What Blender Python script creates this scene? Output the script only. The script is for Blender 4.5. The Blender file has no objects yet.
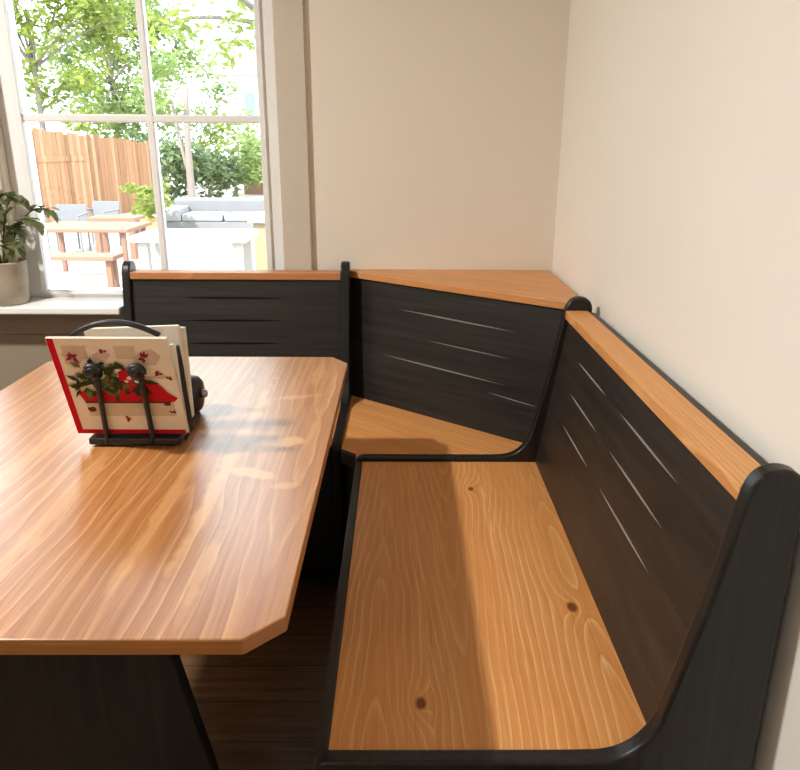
import bpy, bmesh, math, random
from mathutils import Vector, Matrix
random.seed(7)
sc = bpy.context.scene
COL = sc.collection

# ------------------------------------------------------------------ materials
class G:
    """small node-graph builder"""
    def __init__(s, name):
        s.m = bpy.data.materials.new(name); s.m.use_nodes = True
        s.t = s.m.node_tree; s.n = s.t.nodes; s.l = s.t.links
        s.n.clear()
        s.out = s.n.new('ShaderNodeOutputMaterial')
    def put(s, sock, v):
        if isinstance(v, bpy.types.NodeSocket): s.l.new(v, sock)
        elif v is not None:
            if sock.type == 'RGBA' and len(v) == 3: v = (*v, 1)
            sock.default_value = v
    def math(s, op, a, b=None, c=None, clamp=False):
        n = s.n.new('ShaderNodeMath'); n.operation = op; n.use_clamp = clamp
        for i, v in enumerate((a, b, c)):
            if v is not None: s.put(n.inputs[i], v)
        return n.outputs[0]
    def coord(s, which='Object', rot=(0, 0, 0), scale=(1, 1, 1), loc=(0, 0, 0)):
        tc = s.n.new('ShaderNodeTexCoord'); mp = s.n.new('ShaderNodeMapping')
        s.l.new(tc.outputs[which], mp.inputs[0])
        mp.inputs['Rotation'].default_value = rot
        mp.inputs['Scale'].default_value = scale; mp.inputs['Location'].default_value = loc
        return mp.outputs[0]
    def sep(s, v):
        n = s.n.new('ShaderNodeSeparateXYZ'); s.l.new(v, n.inputs[0]); return n.outputs
    def comb(s, x, y, z=0.0):
        n = s.n.new('ShaderNodeCombineXYZ')
        for i, v in enumerate((x, y, z)): s.put(n.inputs[i], v)
        return n.outputs[0]
    def noise(s, v, scale=5, detail=3, rough=.5, dist=0.0):
        n = s.n.new('ShaderNodeTexNoise')
        if v is not None: s.l.new(v, n.inputs['Vector'])
        n.inputs['Scale'].default_value = scale; n.inputs['Detail'].default_value = detail
        n.inputs['Roughness'].default_value = rough; n.inputs['Distortion'].default_value = dist
        return n.outputs[0]
    def white(s, w):
        n = s.n.new('ShaderNodeTexWhiteNoise'); n.noise_dimensions = '1D'; s.put(n.inputs['W'], w)
        return n.outputs[0], n.outputs[1]
    def ramp(s, fac, stops, interp='LINEAR'):
        n = s.n.new('ShaderNodeValToRGB'); s.put(n.inputs[0], fac)
        r = n.color_ramp; r.interpolation = interp
        while len(r.elements) < len(stops): r.elements.new(.5)
        for e, (p, c) in zip(r.elements, stops):
            e.position = p; e.color = (*c, 1) if len(c) == 3 else c
        return n.outputs[0]
    def mix(s, fac, a, b, mode='MIX'):
        n = s.n.new('ShaderNodeMix'); n.data_type = 'RGBA'; n.blend_type = mode
        s.put(n.inputs[0], fac); s.put(n.inputs[6], a); s.put(n.inputs[7], b)
        return n.outputs[2]
    def bump(s, h, strength=.2, dist=.002):
        n = s.n.new('ShaderNodeBump'); s.put(n.inputs['Height'], h)
        n.inputs['Strength'].default_value = strength; n.inputs['Distance'].default_value = dist
        return n.outputs[0]
    def bsdf(s, color, rough=.5, metal=0, spec=.5, normal=None, coat=0, coat_rough=.1, sheen=0):
        n = s.n.new('ShaderNodeBsdfPrincipled')
        s.put(n.inputs['Base Color'], color); s.put(n.inputs['Roughness'], rough)
        n.inputs['Metallic'].default_value = metal; n.inputs['Specular IOR Level'].default_value = spec
        n.inputs['Coat Weight'].default_value = coat; n.inputs['Coat Roughness'].default_value = coat_rough
        if normal is not None: s.l.new(normal, n.inputs['Normal'])
        s.l.new(n.outputs[0], s.out.inputs[0]); return n

def srgb(r, g, b):
    f = lambda c: (c / 255 / 12.92) if c <= 10.3 else ((c / 255 + .055) / 1.055) ** 2.4
    return (f(r), f(g), f(b))

def wood(name, ang, seed, cols, width=.14, freq=55, taper=.10, knots=(), rough=.42, spec=.5, coat=0, contrast=1.0, streak=0.4, wander=.035, blaze=()):
    """stained pine: ang turns the grain so that it runs along +Y of the object's own plane"""
    g = G(name)
    v = g.coord('Object', rot=(0, 0, ang), loc=(seed * 1.37, seed * 2.11, seed * .73))
    vk = g.coord('Object', rot=(0, 0, ang))
    x, y, z = g.sep(v)
    kx, ky, kz = g.sep(vk)
    k = g.math('FLOOR', g.math('DIVIDE', x, width))
    r1, rc = g.white(k)
    r2, r3, r4 = g.sep(rc)
    cen = g.math('MULTIPLY', g.math('ADD', k, .5), width)
    du = g.math('SUBTRACT', x, cen)
    du = g.math('ADD', du, g.math('MULTIPLY', g.math('SUBTRACT', r1, .5), width * .9))
    yy = g.math('ADD', y, g.math('MULTIPLY', r2, 7.0))
    low = g.noise(g.comb(g.math('MULTIPLY', x, 2.2), g.math('MULTIPLY', yy, .8), g.math('MULTIPLY', z, 3.0)), 1.6, 2, .45)
    du = g.math('ADD', du, g.math('MULTIPLY', g.math('SUBTRACT', low, .5), wander))
    sgn = g.math('SUBTRACT', g.math('MULTIPLY', g.math('GREATER_THAN', r3, .5), 2), 1)
    R = g.math('SQRT', g.math('ADD', g.math('MULTIPLY', du, du), .00025))
    ph = g.math('ADD', g.math('MULTIPLY', R, freq), g.math('MULTIPLY', g.math('MULTIPLY', yy, sgn), taper * freq))
    wob = g.noise(g.comb(g.math('MULTIPLY', x, 22), g.math('MULTIPLY', yy, 3.2), z), 1.0, 4, .6)
    ph = g.math('ADD', ph, g.math('MULTIPLY', wob, .5))
    var = g.noise(g.comb(g.math('MULTIPLY', k, 7.3), g.math('MULTIPLY', yy, 2.1), 0.0), 1.0, 2, .5)
    ph = g.math('ADD', ph, g.math('MULTIPLY', var, 3.2))
    dark = None
    for (a, b, rad) in knots:
        d = g.math('SQRT', g.math('ADD', g.math('POWER', g.math('SUBTRACT', kx, a), 2), g.math('POWER', g.math('MULTIPLY', g.math('SUBTRACT', ky, b), .62), 2)))
        e = g.math('EXPONENT', g.math('MULTIPLY', d, -1 / (rad * 1.3)))
        ph = g.math('ADD', ph, g.math('MULTIPLY', e, 3.0))
        q = g.math('SUBTRACT', 1, g.math('DIVIDE', d, rad * .6), clamp=True)
        q = g.math('MULTIPLY', q, 2.2, clamp=True)
        dark = q if dark is None else g.math('MAXIMUM', dark, q)
    fr = g.math('FRACT', ph)
    base, light, deep = cols
    dk = tuple(.6 * a + .4 * b for a, b in zip(base, deep))
    mids = tuple(a * (1 - .42 * contrast) + b * .42 * contrast for a, b in zip(base, light))
    amp = g.noise(g.comb(g.math('MULTIPLY', x, 9), g.math('MULTIPLY', yy, 1.3), k), 1.0, 2, .5)
    c = g.ramp(fr, [(0, dk), (.12, base), (.55, base), (.78, mids), (.88, light), (.95, mids), (1, dk)])
    c = g.mix(g.math('MULTIPLY', g.math('SUBTRACT', .62, amp, clamp=True), 3.0, clamp=True), c, base)
    big = g.noise(g.comb(g.math('MULTIPLY', x, 9), g.math('MULTIPLY', yy, .9), z), 1.4, 3, .55)
    c = g.mix(g.math('MULTIPLY', g.math('SUBTRACT', big, .40, clamp=True), 1.2 * streak, clamp=True), c, deep)
    st = g.noise(g.comb(g.math('MULTIPLY', x, 62), g.math('MULTIPLY', yy, 1.5), z), 1.0, 4, .65)
    c = g.mix(g.math('MULTIPLY', g.math('SUBTRACT', st, .50, clamp=True), 3.2 * streak, clamp=True), c, light)
    c = g.mix(g.math('MULTIPLY', g.math('SUBTRACT', .47, st, clamp=True), 4.0 * streak, clamp=True), c, deep)
    fib = g.noise(g.comb(g.math('MULTIPLY', x, 260), g.math('MULTIPLY', yy, 7), g.math('MULTIPLY', z, 260)), 1, 3, .6)
    c = g.mix(g.math('MULTIPLY', g.math('SUBTRACT', fib, .45, clamp=True), 1.5), c, deep)
    tint = g.math('ADD', .95, g.math('MULTIPLY', r4, .12))
    c = g.mix(1.0, c, g.comb(tint, tint, tint), 'MULTIPLY')
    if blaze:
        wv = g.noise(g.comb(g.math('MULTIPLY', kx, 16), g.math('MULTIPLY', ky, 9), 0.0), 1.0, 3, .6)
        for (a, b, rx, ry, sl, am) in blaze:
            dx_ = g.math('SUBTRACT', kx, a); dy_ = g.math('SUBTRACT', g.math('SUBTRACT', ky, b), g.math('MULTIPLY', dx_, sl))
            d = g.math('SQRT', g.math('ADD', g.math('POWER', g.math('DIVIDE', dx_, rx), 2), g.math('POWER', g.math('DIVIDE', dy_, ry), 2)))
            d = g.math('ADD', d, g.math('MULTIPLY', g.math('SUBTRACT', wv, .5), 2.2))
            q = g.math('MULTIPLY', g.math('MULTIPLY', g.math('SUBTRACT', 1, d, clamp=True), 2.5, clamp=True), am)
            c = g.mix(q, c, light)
    if dark is not None:
        c = g.mix(dark, c, tuple(v * q for v, q in zip(deep, (.42, .28, .22))))
    g.bsdf(c, rough, spec=spec, coat=coat, coat_rough=.27, normal=g.bump(fib, .10, .0012))
    return g.m

def paint_black(name, base=(.0125, .0115, .010), ang=0.0, axis='x', rough=.42):
    g = G(name)
    sx = {'x': (3, 70, 70), 'y': (70, 3, 70), 'z': (70, 70, 3)}[axis]
    v = g.coord('Object', rot=(0, 0, ang))
    vm = g.n.new('ShaderNodeVectorMath'); vm.operation = 'MULTIPLY'; g.l.new(v, vm.inputs[0]); vm.inputs[1].default_value = sx
    n = g.noise(vm.outputs[0], 1.0, 4, .6)
    w = g.noise(g.coord('Object'), 5, 4, .6)
    c = g.mix(g.math('MULTIPLY', g.math('SUBTRACT', n, .40, clamp=True), 1.9, clamp=True), base, tuple(min(1, b * 3.2) for b in base))
    c = g.mix(g.math('MULTIPLY', g.math('SUBTRACT', w, .45, clamp=True), 1.4, clamp=True), c, (base[0] * 2.2, base[1] * 1.75, base[2] * 1.4))
    ro = g.math('ADD', rough - .1, g.math('MULTIPLY', w, .22))
    g.bsdf(c, ro, spec=.4, normal=g.bump(n, .30, .0015))
    return g.m

def flat(name, c, rough=.6, metal=0, spec=.4, noise_amt=.12, nscale=30, bump=0.0):
    g = G(name)
    n = g.noise(g.coord('Object'), nscale, 4, .6)
    cc = g.mix(g.math('MULTIPLY', n, noise_amt * 2), c, tuple(v * .6 for v in c))
    g.bsdf(cc, rough, metal=metal, spec=spec, normal=g.bump(n, bump, .002) if bump else None)
    return g.m

def plaster(name, c, bump, scale, dist=.004):
    g = G(name)
    v = g.coord('Object')
    a = g.noise(v, scale, 6, .62, .6); b = g.noise(v, scale * .22, 3, .5)
    h = g.math('ADD', g.math('MULTIPLY', a, .5), g.ramp(b, [(.42, (0, 0, 0)), (.60, (1, 1, 1))]))
    cc = g.mix(g.math('MULTIPLY', g.noise(v, 1.3, 4, .6), .35), c, (c[0] * .95, c[1] * .91, c[2] * .84))
    g.bsdf(cc, .75, spec=.25, normal=g.bump(h, bump, dist))
    return g.m

HONEY = (srgb(224, 154, 88), srgb(244, 196, 134), srgb(190, 118, 62))
HONEY_T = (srgb(180, 118, 62), srgb(214, 162, 106), srgb(130, 76, 38))
M = {}
M['seat'] = wood('stained_pine_seat', 0, 4, HONEY, width=.157, freq=72, taper=.062, rough=.45, spec=.35, contrast=1.0,
                 knots=((-.187, -1.275, .020), (-.473, -1.518, .017), (-.33, -.79, .014)))
M['seat_corner'] = wood('stained_pine_corner_seat', math.radians(-52), 3, HONEY, width=.16, freq=62, taper=.04, rough=.42, spec=.4)
M['seat_left'] = wood('stained_pine_left_seat', math.radians(90), 5, HONEY, width=.16, freq=62, taper=.04)
M['cap_corner'] = wood('stained_pine_corner_cap', math.radians(-52), 6, (srgb(216, 152, 94), srgb(238, 188, 130), srgb(184, 116, 66)), width=.12, freq=70, taper=.03, rough=.42, spec=.4)
M['cap_y'] = wood('stained_pine_cap_long', 0, 8, (srgb(222, 158, 96), srgb(240, 188, 126), srgb(190, 120, 66)), width=.3, freq=120, taper=.012, rough=.45, spec=.35)
M['cap_x'] = wood('stained_pine_cap_back', math.radians(90), 9, (srgb(198, 134, 86), srgb(220, 160, 110), srgb(160, 98, 56)), width=.3, freq=120, taper=.012, rough=.45, spec=.35)
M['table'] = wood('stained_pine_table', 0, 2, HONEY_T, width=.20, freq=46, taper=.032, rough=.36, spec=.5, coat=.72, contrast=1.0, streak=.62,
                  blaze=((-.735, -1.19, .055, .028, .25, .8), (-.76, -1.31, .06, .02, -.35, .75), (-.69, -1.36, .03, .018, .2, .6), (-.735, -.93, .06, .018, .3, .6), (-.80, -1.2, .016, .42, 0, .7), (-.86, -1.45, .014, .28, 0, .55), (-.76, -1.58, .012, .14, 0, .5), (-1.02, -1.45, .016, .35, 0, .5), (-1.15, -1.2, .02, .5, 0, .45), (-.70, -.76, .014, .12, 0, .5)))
M['black_x'] = paint_black('black_paint_brushed', axis='x')
M['black_y'] = paint_black('black_paint_brushed_side', axis='y', base=(.0165, .0134, .0110))
M['black_d'] = paint_black('black_paint_brushed_corner', axis='x', ang=math.radians(38.6))
M['black_z'] = paint_black('black_paint_post', axis='z', base=(.0090, .0086, .0076), rough=.36)
M['worn'] = flat('worn_paint_groove', srgb(150, 144, 136), .8)
M['groove_dark'] = flat('dark_groove', (.006, .006, .005), .8)
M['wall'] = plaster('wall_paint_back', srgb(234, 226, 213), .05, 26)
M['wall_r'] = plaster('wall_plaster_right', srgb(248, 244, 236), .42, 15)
M['ceil'] = plaster('ceiling_paint', srgb(235, 228, 215), .05, 30)
M['trim'] = flat('white_trim_paint', srgb(206, 196, 180), .42, noise_amt=.04)
M['taupe'] = flat('taupe_below_sill', srgb(150, 137, 119), .5, noise_amt=.05)  # apron and the board below it, darker than the casing
M['sash'] = flat('white_sash_paint', srgb(240, 239, 237), .4, noise_amt=.05)
M['steel'] = flat('steel_knob', srgb(150, 155, 165), .3, metal=.8)
M['iron'] = flat('black_wrought_iron', (.012, .011, .011), .42, spec=.5, nscale=60, bump=.2)
M['bronze'] = flat('dark_brown_ceramic', (.022, .017, .014), .35, nscale=50, bump=.3)
M['napkin'] = flat('cream_paper', srgb(240, 229, 208), .85, noise_amt=.10, nscale=22, spec=.2)
M['napkin_plain'] = flat('plain_cream_paper', srgb(242, 234, 220), .85, noise_amt=.06, spec=.2)
M['red'] = flat('red_print', srgb(196, 20, 36), .8, noise_amt=.15, nscale=60, spec=.2)
M['red_border'] = flat('red_border_print', srgb(200, 8, 34), .8, noise_amt=.03, spec=.2)
M['rose'] = flat('rose_print', srgb(150, 45, 60), .85, noise_amt=.3, nscale=80, spec=.2)
M['pink'] = flat('faded_pink_print', srgb(224, 196, 178), .85, noise_amt=.3, nscale=60, spec=.2)
M['green_print'] = flat('green_print', srgb(58, 66, 32), .85, noise_amt=.4, nscale=80, spec=.2)
M['green_print2'] = flat('light_green_print', srgb(110, 118, 62), .85, noise_amt=.3, nscale=80, spec=.2)
M['tan_print'] = flat('tan_board_print', srgb(222, 203, 174), .85, noise_amt=.3, nscale=30, spec=.2)
M['white_print'] = flat('white_print', srgb(245, 240, 225), .85, noise_amt=.02, spec=.2)
M['brown_print'] = flat('brown_print', srgb(96, 54, 40), .85, noise_amt=.2, spec=.2)

def edge_mat():
    g = G('pine_table_edge')
    x, y, z = g.sep(g.coord('Object'))
    n = g.noise(g.comb(g.math('MULTIPLY', x, 5), g.math('MULTIPLY', y, 5), g.math('MULTIPLY', z, 260)), 1, 3, .6)
    c = g.ramp(n, [(.3, srgb(150, 94, 48)), (.6, srgb(180, 118, 64)), (.8, srgb(206, 150, 94))])
    g.bsdf(c, .4, spec=.4)
    return g.m
M['table_edge'] = edge_mat()

def floor_mat():
    g = G('dark_plank_floor')
    v = g.coord('Object'); x, y, z = g.sep(v)
    k = g.math('FLOOR', g.math('DIVIDE', y, .125))
    r1, rc = g.white(k)
    xs = g.math('ADD', x, g.math('MULTIPLY', r1, 3))
    n = g.noise(g.comb(g.math('MULTIPLY', xs, 4), g.math('MULTIPLY', y, 60), k), 1, 5, .65)
    c = g.ramp(n, [(.25, srgb(72, 50, 32)), (.55, srgb(110, 82, 56)), (.8, srgb(136, 106, 76))])
    t = g.math('ADD', .75, g.math('MULTIPLY', r1, .5))
    c = g.mix(1.0, c, g.comb(t, t, t), 'MULTIPLY')
    fr = g.math('FRACT', g.math('DIVIDE', y, .125))
    gap = g.math('LESS_THAN', fr, .02)
    c = g.mix(gap, c, (.004, .003, .002))
    g.bsdf(c, .4, spec=.4, normal=g.bump(n, .15, .002))
    return g.m
M['floor'] = floor_mat()

def glass_mat():
    g = G('window_glass')
    tr = g.n.new('ShaderNodeBsdfTransparent'); tr.inputs[0].default_value = (.97, .98, .98, 1)
    gl = g.n.new('ShaderNodeBsdfGlossy'); gl.inputs['Roughness'].default_value = .02
    fr = g.n.new('ShaderNodeFresnel'); fr.inputs[0].default_value = 1.45
    mx = g.n.new('ShaderNodeMixShader')
    g.l.new(fr.outputs[0], mx.inputs[0]); g.l.new(tr.outputs[0], mx.inputs[1]); g.l.new(gl.outputs[0], mx.inputs[2])
    g.l.new(mx.outputs[0], g.out.inputs[0])
    return g.m
M['glass'] = glass_mat()

def leaf_mat(name, a, b, trans=.5):
    g = G(name)
    n = g.noise(g.coord('Object'), 2.2, 4, .7)
    c = g.ramp(n, [(.3, a), (.7, b)])
    d = g.n.new('ShaderNodeBsdfPrincipled'); g.put(d.inputs['Base Color'], c); d.inputs['Roughness'].default_value = .5
    d.inputs['Specular IOR Level'].default_value = .3
    t = g.n.new('ShaderNodeBsdfTranslucent'); g.put(t.inputs[0], c)
    mx = g.n.new('ShaderNodeMixShader'); mx.inputs[0].default_value = trans
    g.l.new(d.outputs[0], mx.inputs[1]); g.l.new(t.outputs[0], mx.inputs[2]); g.l.new(mx.outputs[0], g.out.inputs[0])
    return g.m
M['leaf_bright'] = leaf_mat('yellow_green_leaves', srgb(92, 116, 50), srgb(156, 166, 80))
M['leaf_mid'] = leaf_mat('mid_green_leaves', srgb(84, 112, 62), srgb(150, 166, 96))
M['leaf_dark'] = leaf_mat('dark_green_leaves', srgb(66, 84, 56), srgb(112, 130, 84), .35)
M['leaf_pot'] = leaf_mat('houseplant_leaves', srgb(62, 78, 50), srgb(124, 130, 84), .4)
M['bark'] = flat('grey_bark', srgb(128, 120, 112), .9, noise_amt=.3, nscale=14, bump=.5)
M['stem'] = flat('green_brown_stem', srgb(84, 78, 48), .7)
M['pot'] = flat('rough_beige_pot', srgb(188, 174, 154), .9, noise_amt=.3, nscale=45, bump=.5)
M['soil'] = flat('potting_soil', srgb(52, 40, 30), .95, noise_amt=.4, nscale=90, bump=.6)
M['terracotta'] = flat('ochre_pot', srgb(206, 164, 112), .8, noise_amt=.15)
M['patio'] = flat('pale_patio_paving', srgb(178, 170, 158), .9, noise_amt=.35, nscale=2.2)
M['redwood'] = flat('weathered_redwood', srgb(134, 100, 82), .75, noise_amt=.3, nscale=14)
M['sling'] = flat('blue_grey_sling', srgb(98, 99, 102), .8, noise_amt=.12)
M['chairframe'] = flat('grey_chair_frame', srgb(110, 112, 116), .5)
M['stone'] = flat('pale_blue_grey_stone', srgb(116, 117, 120), .85, noise_amt=.35, nscale=5, bump=.3)
M['stonewhite'] = flat('pale_cushion_fabric', srgb(138, 139, 142), .85, noise_amt=.3, nscale=5)
M['whitemetal'] = flat('white_table_paint', srgb(150, 148, 142), .5, noise_amt=.06)
M['cream'] = flat('cream_block', srgb(140, 124, 96), .8, noise_amt=.1)
M['sidingm'] = flat('pale_house_siding', srgb(206, 208, 214), .8, noise_amt=.1, nscale=2)
M['roofm'] = flat('grey_green_roof', srgb(136, 146, 134), .8)
M['darkglass'] = flat('dark_house_pane', srgb(110, 120, 140), .2)

def fence_mat():
    g = G('cedar_fence_boards')
    v = g.coord('Object'); x, y, z = g.sep(v)
    k = g.math('FLOOR', g.math('DIVIDE', x, .15))
    r1, rc = g.white(k)
    n = g.noise(g.comb(g.math('MULTIPLY', x, 40), k, g.math('MULTIPLY', z, 2.0)), 1, 4, .6)
    c = g.ramp(g.math('ADD', g.math('MULTIPLY', n, .6), g.math('MULTIPLY', r1, .4)),
               [(.2, srgb(112, 80, 58)), (.5, srgb(150, 110, 80)), (.85, srgb(178, 146, 116))])
    g.bsdf(c, .85, spec=.2)
    return g.m
M['fence'] = fence_mat()

# ------------------------------------------------------------------ mesh helpers
def link(name, bm, mats, parent=None, smooth=False, bevel=0, seg=2):
    me = bpy.data.meshes.new(name)
    bmesh.ops.recalc_face_normals(bm, faces=bm.faces[:])
    bm.to_mesh(me); bm.free()
    for m in (mats if isinstance(mats, (list, tuple)) else [mats]): me.materials.append(m)
    o = bpy.data.objects.new(name, me); COL.objects.link(o)
    if smooth:
        for p in me.polygons: p.use_smooth = True
    if bevel:
        b = o.modifiers.new('bevel', 'BEVEL'); b.width = bevel; b.segments = seg; b.limit_method = 'ANGLE'; b.angle_limit = math.radians(40)
        b.harden_normals = False
    if parent is not None:
        o.parent = parent
        o.matrix_parent_inverse = Matrix.Translation(parent.location).inverted() @ Matrix.Identity(4)
        o.matrix_parent_inverse = parent.matrix_basis.inverted()
    return o

def tag(o, label, cat, group=None, kind=None):
    if label: o['label'] = label
    if cat: o['category'] = cat
    if group: o['group'] = group
    if kind: o['kind'] = kind
    return o

def thing(name, loc, label, cat, group=None):
    o = bpy.data.objects.new(name, None); COL.objects.link(o); o.location = loc
    o.empty_display_size = .1
    return tag(o, label, cat, group)

def structure(o):
    o['kind'] = 'structure'; return o

def box(bm, x0, x1, y0, y1, z0, z1, mi=0):
    vs = [bm.verts.new((x, y, z)) for z in (z0, z1) for (x, y) in ((x0, y0), (x1, y0), (x1, y1), (x0, y1))]
    for f in ((0, 3, 2, 1), (4, 5, 6, 7), (0, 1, 5, 4), (1, 2, 6, 5), (2, 3, 7, 6), (3, 0, 4, 7)):
        bm.faces.new([vs[i] for i in f]).material_index = mi

def B(*a): bm = bmesh.new(); box(bm, *a); return bm

def hull8(bm, bot, top, mi=0):
    """solid between two quads / polygons with matching vertices"""
    n = len(bot)
    a = [bm.verts.new(p) for p in bot]; b = [bm.verts.new(p) for p in top]
    bm.faces.new(a[::-1]).material_index = mi; bm.faces.new(b).material_index = mi
    for i in range(n):
        bm.faces.new((a[i], a[(i + 1) % n], b[(i + 1) % n], b[i])).material_index = mi

def tube(bm, pts, r, seg=8, mi=0, cap=True):
    pts = [Vector(p) for p in pts]
    rs = r if isinstance(r, (list, tuple)) else [r] * len(pts)
    rings = []
    for i, p in enumerate(pts):
        t = (pts[min(i + 1, len(pts) - 1)] - pts[max(i - 1, 0)]).normalized()
        up = Vector((0, 0, 1)) if abs(t.z) < .9 else Vector((1, 0, 0))
        a = t.cross(up).normalized(); b = t.cross(a).normalized()
        rings.append([bm.verts.new(p + (a * math.cos(2 * math.pi * k / seg) + b * math.sin(2 * math.pi * k / seg)) * rs[i]) for k in range(seg)])
    for i in range(len(rings) - 1):
        for k in range(seg):
            f = bm.faces.new((rings[i][k], rings[i][(k + 1) % seg], rings[i + 1][(k + 1) % seg], rings[i + 1][k]))
            f.material_index = mi; f.smooth = True
    if cap:
        bm.faces.new(rings[0][::-1]).material_index = mi; bm.faces.new(rings[-1]).material_index = mi

def lathe(bm, prof, cx, cy, z0, seg=32, mi=0, axis='z'):
    rings = []
    for (r, h) in prof:
        ring = []
        for k in range(seg):
            a = 2 * math.pi * k / seg
            if axis == 'z': p = (cx + r * math.cos(a), cy + r * math.sin(a), z0 + h)
            else: p = (cx + h, cy + r * math.cos(a), z0 + r * math.sin(a))
            ring.append(bm.verts.new(p))
        rings.append(ring)
    for i in range(len(rings) - 1):
        for k in range(seg):
            f = bm.faces.new((rings[i][k], rings[i][(k + 1) % seg], rings[i + 1][(k + 1) % seg], rings[i + 1][k]))
            f.material_index = mi; f.smooth = True
    bm.faces.new(rings[0][::-1]); bm.faces.new(rings[-1])

def smooth_arc(c, r, a0, a1, n):
    return [(c[0] + r * math.cos(math.radians(a0 + (a1 - a0) * i / n)), c[1] + r * math.sin(math.radians(a0 + (a1 - a0) * i / n))) for i in range(n + 1)]

def bez(p0, p1, p2, n):
    return [tuple((1 - t) ** 2 * a + 2 * t * (1 - t) * b + t * t * c for a, b, c in zip(p0, p1, p2)) for t in [i / n for i in range(n + 1)]]

def carve(o, cutters, mat):
    """cut shallow lens-shaped grooves; the cutter's paint lines the groove"""
    bm = bmesh.new()
    for pts_outer, depth_vec, normal in cutters:
        a = [bm.verts.new(Vector(p) + normal * .01) for p in pts_outer]
        c0, c1 = pts_outer[0], pts_outer[len(pts_outer) // 2]
        b = [bm.verts.new(Vector(p) * 1.0 - normal * depth_vec) for p in pts_outer]
        bm.faces.new(a); bm.faces.new(b[::-1])
        n = len(a)
        for i in range(n): bm.faces.new((a[i], b[i], b[(i + 1) % n], a[(i + 1) % n]))
    bmesh.ops.recalc_face_normals(bm, faces=bm.faces[:])
    me = bpy.data.meshes.new('cut'); bm.to_mesh(me); bm.free(); me.materials.append(mat)
    c = bpy.data.objects.new('cut', me); COL.objects.link(c)
    md = o.modifiers.new('b', 'BOOLEAN'); md.operation = 'DIFFERENCE'; md.object = c; md.solver = 'EXACT'
    md.material_mode = 'TRANSFER'
    bpy.context.view_layer.update()
    dg = bpy.context.evaluated_depsgraph_get()
    new = bpy.data.meshes.new_from_object(o.evaluated_get(dg), depsgraph=dg)
    o.modifiers.remove(md); o.data = new
    bpy.data.objects.remove(c)

def lens(p0, p1, across, w):
    p0, p1, across = Vector(p0), Vector(p1), Vector(across).normalized()
    n = 7; up = []; dn = []
    for i in range(n + 1):
        t = i / n; h = w * .5 * math.sin(math.pi * min(max(t, 0), 1)) ** .6 if 0 < i < n else 0
        p = p0.lerp(p1, t)
        if h == 0: up.append(p)
        else: up.append(p + across * h); dn.append(p - across * h)
    return up + dn[::-1]

# ------------------------------------------------------------------ the room
WX0, WX1, WZ0, WZ1 = -1.775, -.885, .765, 2.05       # window opening
CASE = .088
T = .16
structure(link('floor', B(-4.6, 0, -5.2, 0, -.05, 0), M['floor']))
structure(link('ceiling', B(-4.6, 0, -5.2, 0, 2.55, 2.6), M['ceil']))
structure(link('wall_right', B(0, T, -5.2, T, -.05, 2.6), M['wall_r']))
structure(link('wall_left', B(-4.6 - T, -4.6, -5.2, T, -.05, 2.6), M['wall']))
structure(link('wall_front', B(-4.6 - T, T, -5.2 - T, -5.2, -.05, 2.6), M['wall']))
bm = bmesh.new()
VX1 = WX0 - CASE; VX0 = VX1 - (WX1 - WX0)            # unseen twin window left of it, added to light the table
box(bm, -4.6, VX0, 0, T, -.05, 2.6); box(bm, WX1, 0, 0, T, -.05, 2.6); box(bm, VX1, WX0, 0, T, -.05, 2.6)
for a_, b_ in ((WX0, WX1), (VX0, VX1)):
    box(bm, a_, b_, 0, T, -.05, WZ0 - .022); box(bm, a_, b_, 0, T, WZ1, 2.6)
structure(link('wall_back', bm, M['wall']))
# casing (one frame of flat boards with a raised outer edge)
bm = bmesh.new()
for x0, x1 in ((WX1 - .004, WX1 + CASE), (WX0 - CASE - .004, WX0 + .004), (VX0 - CASE, VX0 + .004)):
    box(bm, x0, x1, -.018, 0, WZ0, WZ1)
box(bm, VX0 - CASE - .01, WX1 + CASE + .01, -.022, 0, WZ1, WZ1 + .10)
structure(link('trim_1', bm, M['trim'], bevel=.003))
# stool (sill) with its apron
bm = bmesh.new(); box(bm, VX0 - CASE - .03, -1.408, -.12, .0, WZ0 - .022, WZ0); box(bm, VX0, VX1, 0, .09, WZ0 - .022, WZ0); box(bm, -1.408, WX1 + CASE + .015, -.0175, .0, WZ0 - .022, WZ0); box(bm, WX0, WX1, 0, .09, WZ0 - .022, WZ0)
structure(link('trim_2', bm, M['sash'], bevel=.004))
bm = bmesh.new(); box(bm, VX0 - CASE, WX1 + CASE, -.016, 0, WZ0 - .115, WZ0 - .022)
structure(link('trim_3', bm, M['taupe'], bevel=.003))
structure(link('trim_4', B(-4.6, -1.40, -.008, 0, .10, WZ0 - .116), M['taupe'], bevel=.002))  # thin sheet over the wall, same taupe as the apron
structure(link('baseboard_right', B(-.014, 0, -5.2, -.0, 0, .10), M['trim'], bevel=.003))
structure(link('baseboard_back', B(-4.6, -.014, -.014, 0, 0, .10), M['trim'], bevel=.003))
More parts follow.
